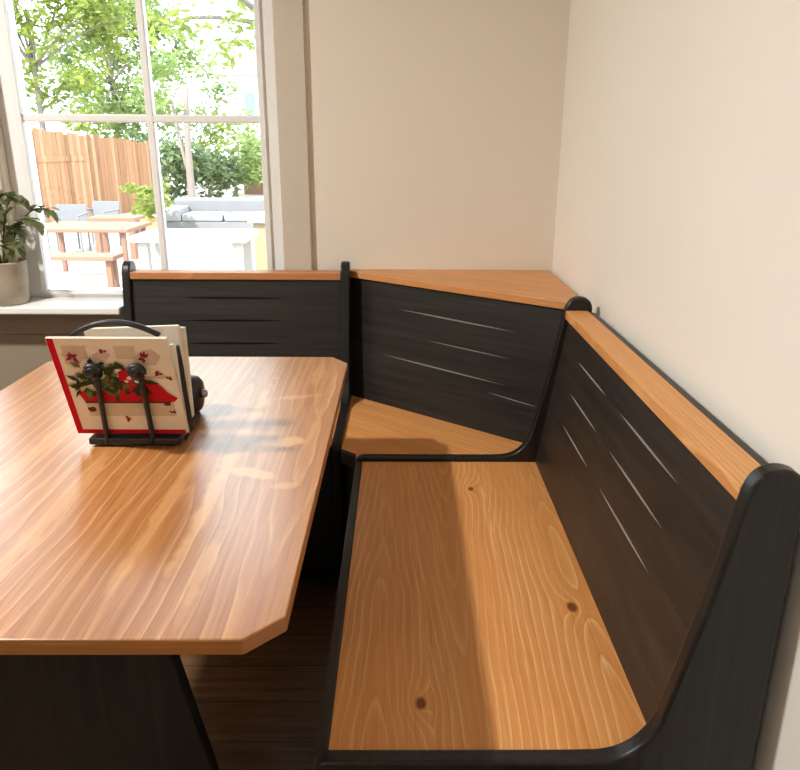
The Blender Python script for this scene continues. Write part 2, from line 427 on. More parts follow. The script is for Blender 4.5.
# window: lower sash, two lights by two and more above
def window(name, DX):
    win = bpy.data.objects.new(name, None); COL.objects.link(win); win.location = ((WX0 + WX1) / 2 + DX, .05, WZ0); structure(win)
    def part_(nm, b, m, bevel=0):
        bmesh.ops.translate(b, verts=b.verts[:], vec=(DX, 0, 0)); return link(nm, b, m, win, bevel=bevel)
    GX0, GX1, GZ0 = -1.708, -.950, .79
    SY0, SY1 = .045, .08
    bm = bmesh.new()
    box(bm, WX0, GX0, SY0, SY1, WZ0, WZ1); box(bm, GX1, WX1, SY0, SY1, WZ0, WZ1)
    box(bm, GX0, GX1, SY0, SY1, WZ0, GZ0); box(bm, GX0, GX1, SY0, SY1, WZ1 - .05, WZ1)
    part_('sash', bm, M['sash'], bevel=.004)
    bm = bmesh.new()   # inner bead around the glass
    for (x0, x1, z0, z1) in ((GX1 - .004, GX1 + .014, GZ0, WZ1), (GX0 - .014, GX0 + .004, GZ0, WZ1), (GX0, GX1, GZ0 - .012, GZ0 + .003)):
        box(bm, x0, x1, SY0 - .010, SY0 + .002, z0, z1)
    part_('sash_bead', bm, M['sash'], bevel=.002)
    mx = -1.303
    part_('muntin', B(mx - .011, mx + .011, .044, .078, GZ0, WZ1 - .05), M['sash'], bevel=.004)
    part_('muntin', B(GX0, GX1, .046, .076, 1.330, 1.354), M['sash'], bevel=.004)
    part_('muntin', B(GX0, GX1, .046, .076, 1.87, 1.894), M['sash'], bevel=.004)
    part_('pane', B(GX0, GX1, .060, .063, GZ0, WZ1 - .05), M['glass'])
    bm = bmesh.new()   # outer stop, the grey reveal left of the glass
    box(bm, WX0, WX0 + .03, .082, T + .02, WZ0, WZ1); box(bm, WX1 - .03, WX1, .082, T + .02, WZ0, WZ1); box(bm, WX0, WX1, .092, T + .06, WZ0 - .03, WZ0 + .002)
    part_('outer_frame', bm, M['sash'], bevel=.003)
window('window_1', 0); window('window_2', VX0 - WX0)

# ------------------------------------------------------------------ the breakfast nook
def panel_profile(front):
    """outline of an L-shaped end panel, (distance from wall, height)"""
    p = [(.022, .0), (front, .0)]
    p += smooth_arc((front - .02, .452), .02, 0, 90, 4)
    p += [(.28, .472)]
    p += bez((.235, .473), (.178, .477), (.157, .540), 16)
    p += [(.118, .715), (.094, .858)]
    p += bez((.092, .868), (.086, .906), (.058, .908), 12)
    p += bez((.052, .908), (.022, .906), (.022, .872), 12)
    return p

def end_panel(parent, axis, at0, at1, front, mat):
    prof = panel_profile(front)
    bm = bmesh.new()
    if axis == 'right':   # plate across the right wall: distance from wall is -x
        hull8(bm, [(-d, at0, z) for d, z in prof], [(-d, at1, z) for d, z in prof])
    else:
        hull8(bm, [(at0, -d, z) for d, z in prof], [(at1, -d, z) for d, z in prof])
    return link('end_panel', bm, mat, parent, bevel=.005, seg=3)

RS, RT, ZS, ZT = .143, .080, .46, .853       # lean of the backrests
YN, YF = -1.617, -.627                        # right bench between its panels
PT = .026

# right bench
rb = thing('nook_bench', (-.31, -1.12, 0), 'long black nook bench along the right wall with an honey wood seat', 'bench')
end_panel(rb, 'right', YN - PT, YN, .625, M['black_z'])
end_panel(rb, 'right', YF, YF + PT, .625, M['black_z'])
link('seat', B(-.606, -RS + .012, YN, YF, ZS - .022, ZS), M['seat'], rb, bevel=.0015)
link('seat_rail', B(-.625, -.606, YN, YF, .06, ZS + .001), M['black_y'], rb, bevel=.003)
bm = bmesh.new()
hull8(bm, [(-RS, YN, ZS - .01), (-RS + .02, YN, ZS - .01), (-RS + .02, YF, ZS - .01), (-RS, YF, ZS - .01)],
      [(-RT, YN, ZT), (-RT + .02, YN, ZT), (-RT + .02, YF, ZT), (-RT, YF, ZT)])
bk = link('backrest', bm, [M['black_y'], M['worn']], rb)
nrm = Vector((-(ZT - ZS), 0, -(RS - RT))).normalized()
def rpt(y, z): return (-RS + (z - ZS) / (ZT - ZS) * (RS - RT), y, z)
cuts = []
for z in (.789, .710, .631):
    for y0, y1 in ((-.79, -1.035), (-1.13, -1.435)):
        cuts.append((lens(rpt(y0, z), rpt(y1, z), Vector((RS - RT, 0, ZT - ZS)), .0052), .0022, nrm))
carve(bk, cuts, M['worn'])
link('cap', B(-.090, -.034, YN, YF, ZT, ZT + .022), M['cap_y'], rb, bevel=.002)
link('back_rail', B(-.033, -.018, YN, YF, .10, ZT + .018), M['black_y'], rb, bevel=.002)
link('storage_bottom', B(-.606, -.034, YN, YF, .06, .08), M['black_y'], rb)

# left bench, along the window wall
LX0, LX1 = -1.372, -.698
lb = thing('nook_bench', (-1.03, -.28, 0), 'short black nook bench under the window, behind the table', 'bench')
end_panel(lb, 'back', LX0 - PT, LX0, .54, M['black_z'])
end_panel(lb, 'back', LX1, LX1 + PT + .002, .54, M['black_z'])
link('seat', B(LX0, LX1, -.521, -RS + .012, ZS - .022, ZS), M['seat_left'], lb, bevel=.0015)
link('seat_rail', B(LX0, LX1, -.54, -.521, .06, ZS + .001), M['black_x'], lb, bevel=.003)
bm = bmesh.new()
hull8(bm, [(LX0, -RS, ZS - .01), (LX1, -RS, ZS - .01), (LX1, -RS + .02, ZS - .01), (LX0, -RS + .02, ZS - .01)],
      [(LX0, -RT, ZT), (LX1, -RT, ZT), (LX1, -RT + .02, ZT), (LX0, -RT + .02, ZT)])
bk = link('backrest', bm, [M['black_x'], M['groove_dark']], lb)
nrm = Vector((0, -(ZT - ZS), -(RS - RT))).normalized()
def lpt(x, z): return (x, -RS + (z - ZS) / (ZT - ZS) * (RS - RT), z)
carve(bk, [(lens(lpt(-1.21, z), lpt(-.885, z), Vector((0, RS - RT, ZT - ZS)), .007), .006, nrm) for z in (.793, .721, .647)], M['groove_dark'])
link('cap', B(LX0, LX1, -.090, -.030, ZT, ZT + .022), M['cap_x'], lb, bevel=.002)
link('back_rail', B(LX0, LX1, -.029, -.020, .10, ZT + .016), M['black_x'], lb, bevel=.002)

# corner unit between them
cu = thing('corner_bench', (-.33, -.3, 0), 'black corner bench unit with slanting back and triangular wooden ledge', 'bench')
bm = bmesh.new()
CX = LX1 + PT + .002
YC = YF + PT
poly = [(CX, -.545), (-.627, YC + .001), (-.02, YC + .001), (-.02, -.02), (CX, -.02)]
hull8(bm, [(x, y, ZS - .022) for x, y in poly], [(x, y, ZS) for x, y in poly])
link('seat', bm, M['seat_corner'], cu, bevel=.0015)
bm = bmesh.new()   # slanted front below the seat, set in behind the edge strip
hull8(bm, [(CX, -.512, .0), (-.615, YC, .0), (-.595, YC, .0), (CX, -.49, .0)], [(CX, -.512, ZS - .022), (-.615, YC, ZS - .022), (-.595, YC, ZS - .022), (CX, -.49, ZS - .022)])
link('front_panel', bm, M['black_d'], cu)
bm = bmesh.new()
hull8(bm, [(CX, -.563, ZS - .035), (-.626, YC, ZS - .035), (-.626, YC + .02, ZS - .035), (CX, -.543, ZS - .035)],
      [(CX, -.563, ZS + .002), (-.626, YC, ZS + .002), (-.626, YC + .02, ZS + .002), (CX, -.543, ZS + .002)])
link('edge_strip', bm, M['black_d'], cu, bevel=.002)
dx, dy = .52, -.415; L = math.hypot(dx, dy); ux, uy = dx / L, dy / L; px, py = -uy, ux      # along and towards the corner
def cpt(s, z, off=0):
    """point on the slanting back: s metres along it from its left end"""
    o = (z - ZS) / (ZT - ZS) * .050 + off
    return (CX + ux * s + px * o, -.085 + uy * s + py * o, z)
def at_x(z, off, x):     # where the slab meets the plane x
    p = cpt(0, z, off); s = (x - p[0]) / ux; return cpt(s, z, off)
def at_y(z, off, y):
    p = cpt(0, z, off); s = (y - p[1]) / uy; return cpt(s, z, off)
bm = bmesh.new()
zb = ZS - .01
hull8(bm, [at_x(zb, 0, CX), at_y(zb, 0, -.535), at_y(zb, .012, -.535), at_x(zb, .012, CX)],
      [at_x(ZT, 0, CX), at_y(ZT, 0, -.50), at_y(ZT, .012, -.49), at_x(ZT, .012, CX)])
bk = link('backrest', bm, [M['black_d'], M['worn']], cu)
slope = Vector(cpt(0, ZT)) - Vector(cpt(0, ZS))
nrm = Vector((ux, uy, 0)).cross(slope).normalized()
if nrm.y > 0: nrm = -nrm
S = lambda x: (x - CX) / ux
cuts = [(lens(cpt(S(-.545), .775), cpt(S(-.205), .768), slope, .0048), .002, nrm),
        (lens(cpt(S(-.585), .622), cpt(S(-.215), .612), slope, .0048), .002, nrm)]
carve(bk, cuts, M['worn'])
cuts = [(lens(cpt(S(-.44), .695), cpt(S(-.21), .690), slope, .003), .001, nrm),
        (lens(cpt(S(-.26), .580), cpt(S(-.13), .572), slope, .003), .001, nrm)]
carve(bk, cuts, M['worn'])
bm = bmesh.new()
a = at_x(ZT, -.012, CX); b = at_x(ZT, -.012, -.060)
poly = [(a[0], a[1]), (b[0], b[1]), (-.012, -.42), (-.012, -.004), (CX, -.004)]
hull8(bm, [(x, y, ZT) for x, y in poly], [(x, y, ZT + .022) for x, y in poly])
link('ledge', bm, M['cap_corner'], cu, bevel=.002)

# ------------------------------------------------------------------ the table
TX0, TX1, TY0, TY1, TZ0, TZ1 = -1.388, -.638, -1.742, -.614, .727, .748
ch = .042; chf = .055
tb = thing('dining_table', ((TX0 + TX1) / 2, (TY0 + TY1) / 2, 0), 'honey pine trestle table with clipped corners and black base', 'table')
poly = [(TX0 + ch, TY0), (TX1 - ch, TY0), (TX1, TY0 + ch), (TX1, TY1 - chf), (TX1 - ch, TY1), (TX0 + ch, TY1), (TX0, TY1 - chf), (TX0, TY0 + ch)]
bm = bmesh.new(); hull8(bm, [(x, y, TZ0) for x, y in poly], [(x, y, TZ1) for x, y in poly])
bm.normal_update()
bmesh.ops.recalc_face_normals(bm, faces=bm.faces[:])
for fc in bm.faces:
    if abs(fc.normal.z) < .5: fc.material_index = 1
link('tabletop', bm, [M['table'], M['table_edge']], tb, bevel=.0022)
xc = (TX0 + TX1) / 2
for yc, hb in ((-1.50, .275), (-.70, .150)):
    bm = bmesh.new()
    prof = [(-hb, 0), (hb, 0), (.130, TZ0 - .0), (-.130, TZ0 - .0)]
    hull8(bm, [(xc + x, yc - .014, z) for x, z in prof], [(xc + x, yc + .014, z) for x, z in prof])
    link('trestle_panel', bm, M['black_z'], tb, bevel=.003)
link('stretcher', B(xc - .012, xc + .012, -1.486, -.714, .58, TZ0), M['black_z'], tb, bevel=.003)

# ------------------------------------------------------------------ napkin holder and napkins
HX0, HX1 = -1.066, -.902
hz = TZ1
nh = thing('napkin_holder', (-.985, -1.15, hz), 'black wrought iron napkin holder with arched handle on the table', 'napkin holder')
bm = bmesh.new(); box(bm, HX0, HX1, -1.205, -1.06, hz + .004, hz + .017)
for fx in (HX0 + .015, HX1 - .03):
    for fy in (-1.2, -1.075): box(bm, fx, fx + .018, fy, fy + .01, hz, hz + .006)
link('base', bm, M['iron'], nh, bevel=.003)
NB, NT = Vector((0, -1.192, hz + .022)), Vector((0, -1.258, hz + .216))
def nface(x, t, off=0.0):
    """point on the leaning front face of the napkins; t = 0 bottom .. 1 top, off towards the viewer"""
    d = (NT - NB); n = Vector((0, -d.z, d.y)).normalized()
    if n.y > 0: n = -n
    p = NB + d * t + n * off
    return Vector((x, p.y, p.z))
for x0, x1 in ((-1.033, -1.0185), (-.951, -.945)):
    bm = bmesh.new()
    pts = [(x0, -1.203, hz + .008)] + [nface(x0 + (x1 - x0) * t, .02 + t * .66, .0085) for t in (0, .25, .5, .75, 1)]
    tube(bm, pts, .0048, 10)
    pr = link('prong', bm, M['iron'], nh)
    bm = bmesh.new()   # curled scroll at the top of the prong
    c = nface(x1, .70, .012)
    pts = []; rs = []
    for i in range(26):
        a = math.radians(-90 + i * 24); r = .011 * (1 - i / 34)
        pts.append((c.x - .004 + r * math.cos(a) * 1.25, c.y - .002 - .0001 * i, c.z + .004 + r * math.sin(a))); rs.append(.0062)
    tube(bm, pts, rs, 8)
    link('scroll', bm, M['iron'], pr)
bm = bmesh.new()       # back uprights and the arched handle
yb = -1.068
pts = [(-1.092, -1.10, hz + .185)] + bez((-1.082, -1.168, hz + .200), (-1.010, -1.172, hz + .246), (-.932, -1.166, hz + .198), 14)
pts[0] = (-1.094, -1.168, hz + .188)
tube(bm, pts, .0050, 10)
link('handle', bm, M['iron'], nh, smooth=False)
bm = bmesh.new()
for x in (-1.05, -.93): tube(bm, [(x, -1.064, hz + .012), (x, -1.058, hz + .12), (x, -1.055, hz + .17)], .005, 8)
tube(bm, [(-1.05, -1.055, hz + .17), (-.93, -1.055, hz + .17)], .005, 8)
link('back_frame', bm, M['iron'], nh)
bm = bmesh.new()
tube(bm, [nface(-.878, .90, -.010), nface(-.8795, .7, -.010), nface(-.8835, .45, -.013), nface(-.884, .2, -.010), nface(-.885, .03, -.006), (-.896, -1.195, hz + .012)], [.003, .0042, .0046, .0046, .0046, .0046], 8)
link('side_wire', bm, M['iron'], nh)

# the printed napkins leaning at the front
def decal_fan(bm, pts, off, mi):
    vs = [bm.verts.new(nface(x, t, off)) for x, t in pts]
    try: f = bm.faces.new(vs); f.material_index = mi
    except ValueError: pass
NX0, NX1 = -1.088, -.887
W = NX1 - NX0
def U(u): return NX0 + W * u
np_mats = [M['napkin'], M['red_border'], M['red'], M['green_print'], M['green_print2'], M['rose'], M['pink'], M['tan_print'], M['white_print'], M['brown_print']]
bm = bmesh.new()
for k, (o0, o1) in enumerate(((0, -.0042), (-.0048, -.009))):
    hull8(bm, [nface(U(0), 0, o0), nface(U(1), .0, o0), nface(U(1), .0, o1), nface(U(0), 0, o1)],
          [nface(U(0) - .001, 1, o0), nface(U(1) - .004, 1.0, o0), nface(U(1) - .004, 1.0 - .01 * k, o1), nface(U(0) - .001, 1 - .01 * k, o1)])
e = .0003
def quad(u0, u1, t0, t1, mi, off=e): decal_fan(bm, [(U(u0), t0), (U(u1), t0), (U(u1), t1), (U(u0), t1)], off, mi)
rnd = random.Random(4)
def blob(u, t, ru, rt, mi, off=e * 2, n=10, j=.3, rot=0):
    pts = []
    for i in range(n):
        a = 2 * math.pi * i / n; q = 1 + rnd.uniform(-j, j)
        x, y = ru * math.cos(a) * q, rt * math.sin(a) * q
        pts.append((U(u + x * math.cos(rot) - y * math.sin(rot)), t + x * math.sin(rot) + y * math.cos(rot)))
    decal_fan(bm, pts, off, mi)
def leaf2(u, t, ln, wd, a, mi, off):
    c, s = math.cos(a), math.sin(a)
    pts = [(0, 0), (ln * .4, wd), (ln, 0), (ln * .4, -wd)]
    decal_fan(bm, [(U(u + x * c - y * s), t + x * s + y * c) for x, y in pts], off, mi)
# boards behind the picture
for i, (u0, u1) in enumerate(((.10, .30), (.31, .52), (.53, .70), (.72, .93))):
    quad(u0, u1, .80, .93, 7 if i % 2 == 0 else 0)
quad(.16, .92, .20, .36, 7)
quad(.12, .45, .48, .52, 7); quad(.62, .95, .60, .63, 7)
quad(-.0, .055, .0, 1.0, 1, e * 1.5)           # red border, left and bottom
quad(.0, .97, .0, .045, 1, e * 1.7)
blob(.80, .83, .12, .08, 6); blob(.42, .84, .07, .05, 6); blob(.17, .80, .09, .07, 6)
for (u, t, r) in ((.17, .82, .050), (.435, .875, .032), (.755, .815, .050), (.85, .66, .035), (.48, .175, .033), (.93, .60, .03), (.90, .24, .03)):
    for i in range(6): leaf2(u, t, r * rnd.uniform(.8, 1.5), r * .35, rnd.uniform(0, 6.28), 5, e * 4 + i * 2e-5)
blob(.20, .27, .04, .03, 9); blob(.86, .33, .035, .02, 9)
# red pick-up load: body, cab slope and shadow line
decal_fan(bm, [(U(.16), .36), (U(.93), .36), (U(.97), .40), (U(.90), .45), (U(.82), .56), (U(.72), .60), (U(.42), .58), (U(.40), .48), (U(.12), .47)], e * 5, 2)
quad(.16, .90, .345, .365, 9, e * 5.5)
decal_fan(bm, [(U(.42), .55), (U(.47), .585), (U(.47), .37), (U(.43), .37)], e * 5.5, 9)
for i in range(120):
    u = .16 + .56 * rnd.random() ** 1.2; t = .62 + .085 * rnd.gauss(0, .8) - .22 * abs(u - .42)
    if u > .5 and rnd.random() < .35: continue
    leaf2(u, t, rnd.uniform(.05, .13), rnd.uniform(.014, .028), rnd.uniform(0, 6.28), 3 if rnd.random() < .68 else 4, e * 7 + i * 1.2e-5)
for i in range(9): leaf2(.14 + .03 * i, .50 + .012 * i, .10, .014, 2.6 + .1 * i, 3, e * 10 + i * 1e-5)
blob(.58, .63, .075, .065, 2, e * 11); blob(.60, .62, .02, .02, 8, e * 12); blob(.66, .585, .022, .018, 8, e * 12.4); blob(.57, .585, .018, .015, 8, e * 12.2); blob(.52, .70, .014, .012, 8, e * 12.3)
blob(.70, .70, .03, .025, 2, e * 11.2)
o = link('paper_napkin', bm, np_mats)
tag(o, 'printed paper napkin with red edge, leaning against the prongs', 'napkin')
# plain napkins behind it, filling the holder
for i, (yb_, yt, zt, x0, x1, tilt, lab) in enumerate((
        (-1.172, -1.222, .196, -1.080, -.903, .004, 'cream napkin wad directly behind the printed napkin'),
        (-1.122, -1.150, .206, -1.070, -.908, .007, 'tall plain cream napkin wad under the arched handle'))):
    bm = bmesh.new()
    nl = 4; th = .034 / nl
    for k in range(nl):
        o0, o1 = k * th, (k + 1) * th - .0008
        w = rnd.uniform(-.003, .003); zz = zt - rnd.uniform(0, .005) - (.003 * k)
        hull8(bm, [(x0 + w, yb_ + o0, hz + .018), (x1 + w, yb_ + o0, hz + .018), (x1 + w, yb_ + o1, hz + .018), (x0 + w, yb_ + o1, hz + .018)],
              [(x0 + w, yt + o0, hz + zz), (x1 + w + tilt, yt + o0, hz + zz + tilt), (x1 + w + tilt, yt + o1, hz + zz + tilt), (x0 + w, yt + o1, hz + zz)])
    o = link('napkin_wad', bm, M['napkin_plain'], bevel=.0012)
    tag(o, lab, 'napkins')

# dark shaker lying beside the holder
sh = thing('shaker', (-.92, -1.02, hz), 'small dark shaker with a steel tip behind the napkin holder', 'shaker')
bm = bmesh.new()
lathe(bm, [(.001, -.048), (.022, -.046), (.035, -.036), (.040, -.018), (.040, -.002), (.037, .008), (.030, .015), (.012, .019), (.001, .019)], -.922, -1.03, hz + .0405, 28, axis='x')
link('body', bm, M['bronze'], sh)
bm = bmesh.new(); lathe(bm, [(.001, -.002), (.009, 0), (.009, .006), (.006, .012), (.001, .013)], -.904, -1.04, hz + .046, 16, axis='x')
link('tip', bm, M['steel'], sh)['label'] = 'steel tip'

# ------------------------------------------------------------------ house plant on the sill
pc = (-1.797, -.046)
pt = thing('potted_plant', (pc[0], pc[1], WZ0), 'leafy houseplant in a rough beige pot on the window sill', 'plant')
bm = bmesh.new()
lathe(bm, [(.058, 0), (.064, .004), (.069, .06), (.073, .132), (.075, .138), (.070, .139), (.066, .128)], pc[0], pc[1], WZ0 + .0005, 40)
link('pot', bm, M['pot'], pt)
bm = bmesh.new(); lathe(bm, [(.06, 0), (.066, .008), (.03, .012), (.002, .013)], pc[0], pc[1], WZ0 + .112, 24)
link('soil', bm, M['soil'], pt)
def leaf_geo(bm, base, d, up, ln, wd, droop=.25):
    d = Vector(d).normalized(); s = d.cross(up).normalized(); n = s.cross(d).normalized()
    rows = []
    for t, w in ((0, .05), (.22, .75), (.5, 1), (.78, .62), (1, .03)):
        c = Vector(base) + d * ln * t - n * droop * ln * t * t
        rows.append([bm.verts.new(c - s * wd * w + n * wd * .25 * w), bm.verts.new(c), bm.verts.new(c + s * wd * w + n * wd * .25 * w)])
    for a, b in zip(rows, rows[1:]):
        for k in range(2):
            f = bm.faces.new((a[k], a[k + 1], b[k + 1], b[k])); f.smooth = True
r2 = random.Random(11)
stems = [((.09, .00, .33), (.185, -.03, .305)), ((.05, -.03, .36), (.12, -.06, .345)), ((-.02, .0, .38), (.0, -.05, .41)), ((-.06, -.02, .33), (-.12, -.04, .36)),
         ((.07, -.01, .30), (.15, -.05, .27)), ((.0, -.03, .33), (.07, -.05, .35)), ((-.03, -.05, .24), (-.02, -.09, .20)), ((.04, -.04, .22), (.09, -.06, .20)),
         ((.03, .0, .25), (.075, -.02, .245)), ((.01, -.04, .29), (.05, -.08, .315)), ((-.05, -.04, .27), (-.10, -.07, .25)), ((.02, .01, .20), (.045, -.03, .19))]
bs = bmesh.new(); bl = bmesh.new()
base0 = Vector((pc[0], pc[1], WZ0 + .12))
for m, e_ in stems:
    p0 = base0 + Vector((m[0] * .15, m[1] * .15, 0)); p1 = Vector((pc[0], pc[1], WZ0)) + Vector(m); p2 = Vector((pc[0], pc[1], WZ0)) + Vector(e_)
    pts = bez(p0, p1, p2, 9); tube(bs, pts, [.0032 - .0002 * i for i in range(10)], 6)
    for i in range(3, 10):
        t = Vector(pts[i]) - Vector(pts[i - 1])
        for sgn in (-1, 1):
            d = t.normalized() + Vector((r2.uniform(-.5, .5), sgn * r2.uniform(.2, .9) - .3, r2.uniform(-.6, .4)))
            leaf_geo(bl, pts[i], d, Vector((0, 0, 1)), r2.uniform(.030, .048), r2.uniform(.011, .0165), r2.uniform(.1, .5))
    leaf_geo(bl, pts[-1], Vector(pts[-1]) - Vector(pts[-2]) + Vector((0, 0, -.01)), Vector((0, 0, 1)), .052, .015, .4)
link('stems', bs, M['stem'], pt)
link('foliage', bl, M['leaf_pot'], pt)

# ------------------------------------------------------------------ outside, the garden
GZ = -.35
def gx(px, Y):   # helper for laying out the garden plan: bearing of a photo column at distance Y from the viewer
    return -.507 + (px - 407.3) / 728 * (Y * .9494) + .011 * Y
WY = lambda Y: Y - 2.42
structure(link('patio_ground', B(-24, 10, .3, 48, GZ - .1, GZ), M['patio']))
# board fence
fx0, fy0, fx1, fy1 = gx(10, 13.5), WY(13.5), gx(152, 19.5), WY(19.5)
fl = math.hypot(fx1 - fx0, fy1 - fy0); fa = math.atan2(fy1 - fy0, fx1 - fx0)
fe = thing('board_fence', (fx0, fy0, GZ), 'tall cedar board fence at the left side of the garden', 'fence')
fe.rotation_euler = (0, 0, fa)
def flink(name, bm, m):
    o = link(name, bm, m); o.parent = fe; return o
bm = bmesh.new(); n = int(fl / .15); rf = random.Random(3)
for i in range(n):
    h = 1.86 - .26 * i / n + rf.uniform(-.04, .04)
    box(bm, i * .15 + .004, i * .15 + .146, -.012 + rf.uniform(-.004, .004), .012, .03, h)
flink('boards', bm, M['fence'])
bm = bmesh.new()
box(bm, 0, fl, .012, .05, .35, .44); box(bm, 0, fl, .012, .05, 1.3, 1.39)
flink('rails', bm, M['fence'])
bm = bmesh.new(); box(bm, .15, 2.6, -.03, -.012, 1.25, 1.36)
flink('patch_board', bm, M['fence'])

# picnic-style patio table left, with bench and two sling chairs
def patio_table(name, x0, x1, y0, y1, zt, leg, mat, label, cat, th=.05, group=None):
    t = thing(name, ((x0 + x1) / 2, (y0 + y1) / 2, GZ), label, cat, group)
    link('top', B(x0, x1, y0, y1, zt - th, zt), mat, t, bevel=.008)
    for x in (x0 + .06, x1 - .06 - leg):
        for y in (y0 + .06, y1 - .06 - leg): link('leg', B(x, x + leg, y, y + leg, GZ, zt - th), mat, t, bevel=.005)
    return t
Y = 8.8
patio_table('patio_table', gx(8, Y), gx(117, Y), WY(Y), WY(Y) + .9, GZ + .64, .055, M['redwood'], 'redwood patio table before the fence, left of the muntin', 'table', .045)
Y = 8.1
patio_table('garden_bench', gx(4, Y), gx(99, Y), WY(Y), WY(Y) + .32, GZ + .42, .06, M['redwood'], 'low redwood bench in front of the redwood patio table', 'bench', .05)
def sling_chair(x, y, rz, label):
    t = thing('sling_chair', (x, y, GZ), label, 'chair', 'patio chairs by the fence'); t.rotation_euler = (0, 0, rz)
    def P(name, bm, m):
        o = link(name, bm, m, bevel=.01); o.parent = t; return o
    bm = bmesh.new(); hull8(bm, [(-.25, .20, .38), (.25, .20, .38), (.24, .23, .38), (-.24, .23, .38)], [(-.23, .34, .70), (.23, .34, .70), (.23, .37, .70), (-.23, .37, .70)])
    P('backrest', bm, M['sling']); P('seat', B(-.25, .25, -.26, .22, .36, .39), M['sling'])
    for sx in (-.25, .22):
        for sy in (-.25, .20): P('leg', B(sx, sx + .03, sy, sy + .03, 0, .36), M['chairframe'])
        P('arm', B(sx, sx + .03, -.25, .28, .56, .59), M['chairframe'])
        P('arm_post', B(sx, sx + .03, -.25, -.22, .39, .56), M['chairframe'])
    return t
Y = 11.3
sling_chair(gx(56, Y), WY(Y), .15, 'left one of the two blue grey patio chairs by the fence')
sling_chair(gx(88, Y + .7), WY(Y + .7), -.1, 'right one of the two blue grey patio chairs by the fence')
Y = 10.6
patio_table('side_bench', gx(76, Y), gx(126, Y), WY(Y), WY(Y) + .45, GZ + .60, .08, M['redwood'], 'far redwood bench beside the ochre planter', 'bench')

# foliage builder: many small bent leaves in one crown
def crown(name, clusters, per, rad, size, mat, parent, seed):
    r = random.Random(seed); vs = []; fs = []
    for c in clusters:
        for i in range(per):
            d = Vector((r.gauss(0, 1), r.gauss(0, 1), r.gauss(0, .8))).normalized() * rad * r.random() ** .45
            p = Vector(c) + d
            a = Vector((r.uniform(-1, 1), r.uniform(-1, 1), r.uniform(-.7, .5))).normalized()
            b = a.cross(Vector((r.uniform(-1, 1), r.uniform(-1, 1), r.uniform(-1, 1)))).normalized(); n = a.cross(b)
            s = size * r.uniform(.6, 1.35)
            k = len(vs)
            vs += [p - a * s, p - b * s * .42 + n * s * .12, p + a * s, p + b * s * .42 + n * s * .12]
            fs += [(k, k + 1, k + 2), (k, k + 2, k + 3)]
    me = bpy.data.meshes.new(name); me.from_pydata([tuple(v) for v in vs], [], fs); me.materials.append(mat)
    o = bpy.data.objects.new(name, me); COL.objects.link(o)
    o.parent = parent; o.matrix_parent_inverse = parent.matrix_basis.inverted()
    return o
def tree(x, y, zc, rx, ry, rz, ncl, per, rad, size, mat, label, seed, trunk_r=.12, name='garden_tree', group='trees beyond the fence', lean=0.0, forks=9):
    r = random.Random(seed)
    t = thing(name, (x, y, GZ), label, 'tree' if 'shrub' not in name else 'shrub', group)
    cl = []
    while len(cl) < ncl:
        p = Vector((r.uniform(-1, 1), r.uniform(-1, 1), r.uniform(-1, 1)))
        if p.length > 1 or p.length < .3: continue
        cl.append((x + lean + p.x * rx, y + p.y * ry, zc + p.z * rz))
    crown('foliage', cl, per, rad, size, mat, t, seed + 1)
    bm = bmesh.new()
    top = Vector((x + lean, y, zc))
    pts = bez((x, y, GZ), (x + lean * .2, y, (GZ + zc) / 2), top, 7)
    tube(bm, pts, [trunk_r * (1 - .09 * i) for i in range(8)], 8)
    for c in cl[:forks]:
        p0 = Vector(pts[5]); c = Vector(c)
        q = bez(p0, (p0 + c) / 2 + Vector((r.uniform(-.2, .2), r.uniform(-.2, .2), .25)), c, 6)
        tube(bm, q, [trunk_r * .35 * (1 - .12 * i) for i in range(7)], 5)
    link('trunk', bm, M['bark'], t)
    return t

Y = 21.5
tree(gx(45, Y), WY(Y), 4.5, 2.6, 1.6, 3.3, 62, 95, .62, .125, M['leaf_bright'], 'yellow green tree behind the left end of the fence', 21)
Y = 26
tree(gx(118, Y), WY(Y), 4.4, 2.5, 1.6, 3.4, 64, 95, .62, .13, M['leaf_mid'], 'green tree rising behind the fence beside the muntin', 23)
Y = 10.5
tree(gx(305, Y), WY(Y), 3.9, 2.2, 1.2, 1.6, 46, 60, .34, .075, M['leaf_bright'], 'yellow green tree hanging over the right panes', 29, lean=-.55, forks=16)
# shrubs at the foot of the garden
for i, (px_, Y, h, w, m, lab) in enumerate(((160, 21, 1.9, 1.0, 'leaf_dark', 'dark shrub against the right end of the fence'),
                                          (205, 21.3, 1.4, .8, 'leaf_dark', 'low dark shrub right of the grey trunk'),
                                          (182, 28.9, 3.4, 1.5, 'leaf_mid', 'tall mid green shrub behind the grey trunk'),
                                          (232, 24, 2.5, 1.5, 'leaf_bright', 'bright shrub in front of the shed'),
                                          (262, 22, 1.9, .9, 'leaf_mid', 'green shrub beside the right window jamb'))):
    zc = GZ + h * .55
    tree(gx(px_, Y), WY(Y), zc, w, .8, h * .45, 18, 62, .42, .11, M[m], lab, 40 + i * 3, trunk_r=.06, name='garden_shrub', group=None, forks=5)
Y = 13.3
x, y = gx(139, Y), WY(Y)
pl = thing('planter', (x, y, GZ), 'bright bushy plant in an ochre pot on the patio', 'plant')
bm = bmesh.new(); lathe(bm, [(.13, 0), (.17, .18), (.20, .34), (.17, .34), (.16, .28)], x, y, GZ, 20)
link('pot', bm, M['terracotta'], pl)
rr = random.Random(5)
crown('foliage', [(x + rr.uniform(-.28, .28), y + rr.uniform(-.2, .2), GZ + .45 + rr.uniform(-.05, .45)) for i in range(12)], 30, .16, .07, M['leaf_bright'], pl, 77)
